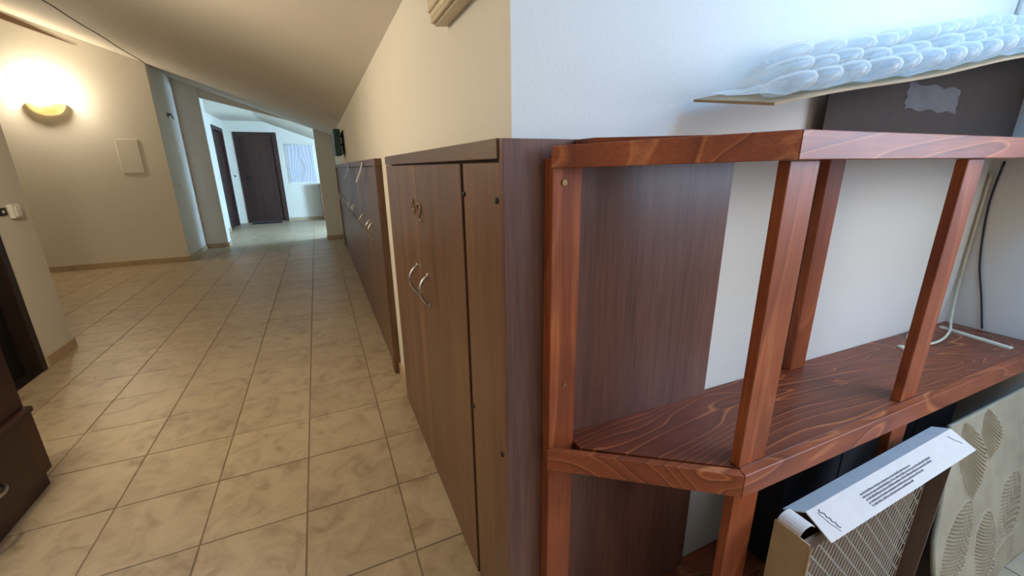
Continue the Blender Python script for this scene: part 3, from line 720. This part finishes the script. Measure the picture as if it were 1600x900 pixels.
# crumpled clear tape on the front
bm = bmesh.new(); V = []
for j in range(9):
    V.append([bm.verts.new((1.515+0.29*i/14+0.006*math.sin(j*2), Yb-0.003-0.0018*math.sin(i*1.9+j*2.3), 1.365+0.066*j/8+0.004*math.sin(i*1.2))) for i in range(15)])
for j in range(8):
    for i in range(14): bm.faces.new((V[j][i], V[j][i+1], V[j+1][i+1], V[j+1][i]))
finish('tape_patch', bm, M['tape'], bx, True)
# bubble wrap
bw = empty('bubble_wrap', (1.45, 0.62, 1.40), 'crumpled clear bubble wrap with large air pillows piled on the carton flap', 'bubble wrap')
def pillow(cx, cy, cz, a, b, c, tilt, turn):
    bm = bmesh.new(); bmesh.ops.create_uvsphere(bm, u_segments=14, v_segments=8, radius=1)
    for v in bm.verts:
        x, y, z = v.co; k = 1-0.18*abs(x)**3
        v.co = Vector((x*a, y*b*k, (abs(z)**0.8*math.copysign(1, z))*c*k))
    bm.transform(Matrix.Translation((cx, cy, cz)) @ Matrix.Rotation(turn, 4, 'Z') @ Matrix.Rotation(tilt, 4, 'Y'))
    finish('air_pillow', bm, M['bubble'], bw, True)
tl = -math.atan(0.1637)
for row, (y, dz, st, off, xa) in enumerate([(0.548, 0.017, 0.082, 0.0, 0.80), (0.610, 0.034, 0.090, 0.04, 0.83), (0.662, 0.062, 0.096, 0.015, 0.95)]):
    x = xa+off
    while x < 2.18:
        grow = min(1.0, 0.45 + (x-0.8)*0.9)
        pillow(x, y+random.uniform(-0.010, 0.010), lidp(x, y)+dz*(0.6+0.4*grow)+0.010+random.uniform(-0.004, 0.004), st*0.68, 0.040, 0.022*(0.6+0.4*grow), tl-0.15, random.uniform(-0.15, 0.15)); x += st*random.uniform(0.8, 1.15)
bm = bmesh.new(); V = []
for i in range(31):
    x = 0.775+(2.2-0.775)*i/30
    V.append([bm.verts.new((x, y, lidp(x, y)+0.006+0.003*math.sin(i*2.1+j*1.7))) for j, y in enumerate((0.53, 0.57, 0.61, 0.65, 0.69))])
for i in range(30):
    for j in range(4): bm.faces.new((V[i][j], V[i+1][j], V[i+1][j+1], V[i][j+1]))
finish('film', bm, M['bubble'], bw, True)

# ------------------------------------------------------------------ cords and loose strips on the shelf
zS = lambda x: ztop(x)
pts = smooth_path([(2.259, 0.7125, 1.18), (2.258, 0.712, 0.85), (2.245, 0.704, 0.70), (2.19, 0.680, 0.625), (2.11, 0.650, zS(2.1)+0.010), (1.98, 0.622, zS(2)+0.006), (1.88, 0.622, zS(1.9)+0.006), (1.86, 0.668, zS(1.9)+0.006), (1.96, 0.704, zS(2)+0.006), (2.05, 0.708, zS(2.1)+0.006)], 8)
tag(tube('white_cord', pts, 0.0042, M['cord_white']), 'white cord looped on the shelf board near the corner', 'cord')
def strip(P, Q, w_, h, label):
    P, Q = Vector((P[0], P[1], zS(P[0])+0.0006)), Vector((Q[0], Q[1], zS(Q[0])+0.0006)); d = (Q-P).normalized(); s = Vector((-d.y, d.x, 0))*w_/2
    a = [P-s, P+s, P+s*0.8+Vector((0, 0, h)), P-s*0.8+Vector((0, 0, h))]; b = [p+(Q-P) for p in a]
    return tag(loft('cable_cover_strip', a, b, M['cord_white']), label, 'strip', 'loose strips on the shelf')
strip((2.150, 0.690), (2.105, 0.488), 0.020, 0.006, 'longer pale flat strip lying on the shelf near the right wall')
strip((1.775, 0.655), (1.735, 0.600), 0.022, 0.006, 'short pale strip on the shelf behind the second post')
tag(tube('dark_cord', smooth_path([(2.264, 0.690, 1.22), (2.264, 0.696, 1.06), (2.264, 0.675, 0.86), (2.262, 0.640, 0.72), (2.2605, 0.612, 0.602)], 8), 0.0032, M['cord_dark']), 'thin dark cord hanging down the corner above the shelf', 'cord')
tag(tube('wall_conduit', [(2.11, YW-0.006, 1.672), (2.135, YW-0.006, 1.80), (2.14, YW-0.006, 2.2)], 0.005, M['plastic_white']), 'thin pale cable on the daylit wall above the bubble wrap', 'cable')

# ------------------------------------------------------------------ wall fixtures
ul = empty('emergency_light', (XW, 0.92, 1.54), 'cream plastic fixture with ridged edge high on the wall over cabinet 42', 'wall light')
prof = [(XW-0.001, 1.543), (0.298, 1.540), (0.287, 1.556), (0.279, 1.60), (0.276, 1.66), (0.285, 1.70), (XW-0.001, 1.705)]
loft('housing', [(x, 0.745, z) for x, z in prof], [(x, 1.079, z) for x, z in prof], M['plastic_cream'], ul)
tube('ridge', [(0.2905, 0.75, 1.5475), (0.2905, 1.077, 1.5475)], 0.004, M['plastic_cream'], ul)
tube('ridge', [(0.2835, 0.75, 1.568), (0.2835, 1.077, 1.568)], 0.003, M['plastic_cream'], ul)
box('indicator_mark', 0.2765, 0.2815, 0.985, 1.02, 1.603, 1.613, M['black'], ul)
gs = empty('green_wall_lamp', (XW, 5.35, 1.37), 'dark green bracket-mounted box on the wall above the far lockers', 'wall box')
box('wall_plate', XW-0.012, XW-0.001, 5.18, 5.50, 1.38, 1.62, M['black'], gs, 0.002)
for z in (1.56, 1.47): box('bracket', 0.295, XW-0.0125, 5.30, 5.38, z, z+0.02, M['black'], gs)
box('housing', 0.225, 0.2945, 5.16, 5.52, 1.36, 1.635, M['green'], gs, 0.008)

def sconce(loc, axis, label):
    """half-bowl glass uplighter; axis: unit normal pointing from wall into the room"""
    n = Vector(axis); s = Vector((0, 0, 1)).cross(n); P = Vector(loc)
    r = empty('wall_sconce', P, label, 'lamp')
    bm = bmesh.new(); NA, NB = 20, 8; Vo = []; Vi = []
    for j in range(NB+1):
        v = j/NB; rad = 0.17*math.sin(v*math.pi/2)**0.9; z = -0.13*math.cos(v*math.pi/2)
        for lst, k in ((Vo, 1.0), (Vi, 0.96)):
            lst.append([bm.verts.new(P + s*(rad*k*math.cos(math.pi*i/NA)) + n*(0.003+0.75*rad*k*math.sin(math.pi*i/NA)) + Vector((0, 0, z*k))) for i in range(NA+1)])
    for lst in (Vo, Vi):
        for j in range(NB):
            for i in range(NA): bm.faces.new((lst[j][i], lst[j][i+1], lst[j+1][i+1], lst[j+1][i]))
    for i in range(NA): bm.faces.new((Vo[NB][i], Vo[NB][i+1], Vi[NB][i+1], Vi[NB][i]))
    bmesh.ops.remove_doubles(bm, verts=bm.verts, dist=0.0005)
    finish('glass_shade', bm, M['glass_shade'], r, True)
    bm = bmesh.new(); c = P + n*0.011 + Vector((0, 0, -0.03)); q = Vector((0.055*abs(s.x)+0.01*abs(n.x), 0.055*abs(s.y)+0.01*abs(n.y), 0.045))
    add_box(bm, c.x-q.x, c.x+q.x, c.y-q.y, c.y+q.y, c.z-q.z, c.z+q.z); finish('wall_plate', bm, M['plastic_white'], r)
    bm = bmesh.new(); bmesh.ops.create_uvsphere(bm, u_segments=16, v_segments=10, radius=0.032, matrix=Matrix.Translation(P + n*0.06 + Vector((0, 0, 0.01)))); finish('bulb', bm, M['bulb'], r, True)
    return P + n*0.17 + Vector((0, 0, 0.09))
p = sconce((-2.775, YA, 1.995), (0, -1, 0), 'lit half-bowl glass sconce on the left wall')
point_light('sconce_light', p, 19, WARM, 0.04)
pn = empty('pendant_lamp', (-1.15, 1.95, 1.70), 'bare bulb pendant lamp hanging over the near corridor floor', 'lamp')
tube('cord', [(-1.15, 1.95, zc(-1.15)-0.02), (-1.15, 1.95, 1.80)], 0.004, M['plastic_white'], pn)
tube('ceiling_rose', [(-1.15, 1.95, zc(-1.15)+0.01), (-1.15, 1.95, zc(-1.15)-0.03)], 0.045, M['plastic_white'], pn, 16)
bm = bmesh.new(); bmesh.ops.create_uvsphere(bm, u_segments=16, v_segments=10, radius=0.05, matrix=Matrix.Translation((-1.15, 1.95, 1.76))); finish('bulb', bm, M['bulb'], pn, True)
point_light('pendant_light', (-1.15, 1.95, 1.68), 25, WARM, 0.07)
p = sconce((1.15, -2.5, 1.85), (0, 1, 0), 'added, unseen half-bowl glass sconce on the wall behind the viewer')
point_light('sconce_light', p, 4.5, WARM, 0.05)  # unseen lamp added to warm the angled rail and left post

tag(box('cover_plate', -2.235, -2.015, YA-0.010, YA-0.001, 1.198, 1.605, M['paint'], None, 0.002), 'rectangular white cover panel flush on the lamp wall', 'panel')
sw = empty('light_switch', (-1.75, 3.665, 0.99), 'white protruding light switch by the dark doorway', 'switch')
box('base', -1.749, -1.725, 3.625, 3.705, 0.950, 1.035, M['plastic_white'], sw, 0.004); box('rocker', -1.7245, -1.716, 3.640, 3.690, 0.960, 1.025, M['plastic_white'], sw, 0.002)
ks = empty('key_switch', (-1.75, 3.56, 0.99), 'small black plate with pale centre beside the white switch', 'switch')
box('plate', -1.749, -1.740, 3.535, 3.60, 0.975, 1.02, M['black'], ks, 0.001); box('key_slot', -1.7395, -1.737, 3.556, 3.574, 0.990, 1.006, M['plastic_white'], ks)
def small_switch(x0, x1, y0, y1, z, label, m='plastic_white'):
    e = empty('light_switch', ((x0+x1)/2, (y0+y1)/2, z), label, 'switch')
    box('plate', x0, x1, y0, y1, z-0.04, z+0.04, M[m], e, 0.002)
    if x1-x0 < y1-y0: box('rocker', x1+0.0003, x1+0.005, y0+0.02, y1-0.02, z-0.02, z+0.02, M['plastic_white'], e)
    else: box('rocker', x0+0.02, x1-0.02, y0-0.005, y0-0.0003, z-0.02, z+0.02, M['black'], e)
small_switch(XL+0.001, XL+0.01, 7.33, 7.41, 1.02, 'tiny white switch on the shaded return wall by the lamp wall')
small_switch(XL+0.001, XL+0.01, 10.08, 10.16, 1.05, 'small switch beside the narrow brown side door')
small_switch(-1.735, -1.665, YF-0.01, YF-0.001, 1.08, 'small switch on the end wall left of the brown door')
ws = empty('wire_stub', (XL, 7.56, 1.95), 'dark red wire ends sticking out of the return wall', 'wire')
box('socket_hole', XL+0.0005, XL+0.004, 7.53, 7.60, 1.925, 1.985, M['black'], ws)
for k in range(3): tube('wire_end', smooth_path([(XL+0.004, 7.56+0.01*k, 1.965), (XL+0.035, 7.55+0.02*k, 1.97-0.01*k), (XL+0.05, 7.54+0.03*k, 1.93-0.012*k)], 5), 0.006, M['wire_red'], ws, 6)

# ------------------------------------------------------------------ dark drawer cabinet at the left edge
dc = empty('drawer_cabinet', (-1.45, 1.55, 0), 'dark brown drawer cabinet at the left edge of the corridor', 'cabinet')
xf = -1.150
box('body', -1.742, xf-0.02, 1.02, 2.082, 0.060, 0.93, M['lam_dark'], dc, 0.002)
box('plinth', -1.742, xf-0.001, 1.04, 2.070, 0.002, 0.0595, M['lam_dark'], dc)
box('top', -1.744, xf+0.02, 1.0, 2.10, 0.9305, 0.955, M['lam_dark'], dc, 0.002)
dr = box('drawer_front', xf-0.0195, xf+0.014, 1.022, 2.086, 0.066, 0.322, M['lam_dark'], dc, 0.002)
bm = bmesh.new(); add_tube(bm, [(xf+0.014+0.03*math.sin(math.pi*k/12)**0.75 if 0 < k < 12 else xf+0.014, 1.72+0.115*k/12, 0.178) for k in range(13)], 0.006); finish('handle', bm, M['steel'], dr, True)
box('drawer_front', xf-0.0195, xf, 1.022, 2.084, 0.352, 0.64, M['lam_dark'], dc, 0.002)
box('drawer_front', xf-0.0195, xf, 1.022, 2.084, 0.645, 0.928, M['lam_dark'], dc, 0.002)
box('rail_lip', xf-0.0195, xf+0.022, 1.022, 2.092, 0.3235, 0.350, M['lam_dark'], dc, 0.006)
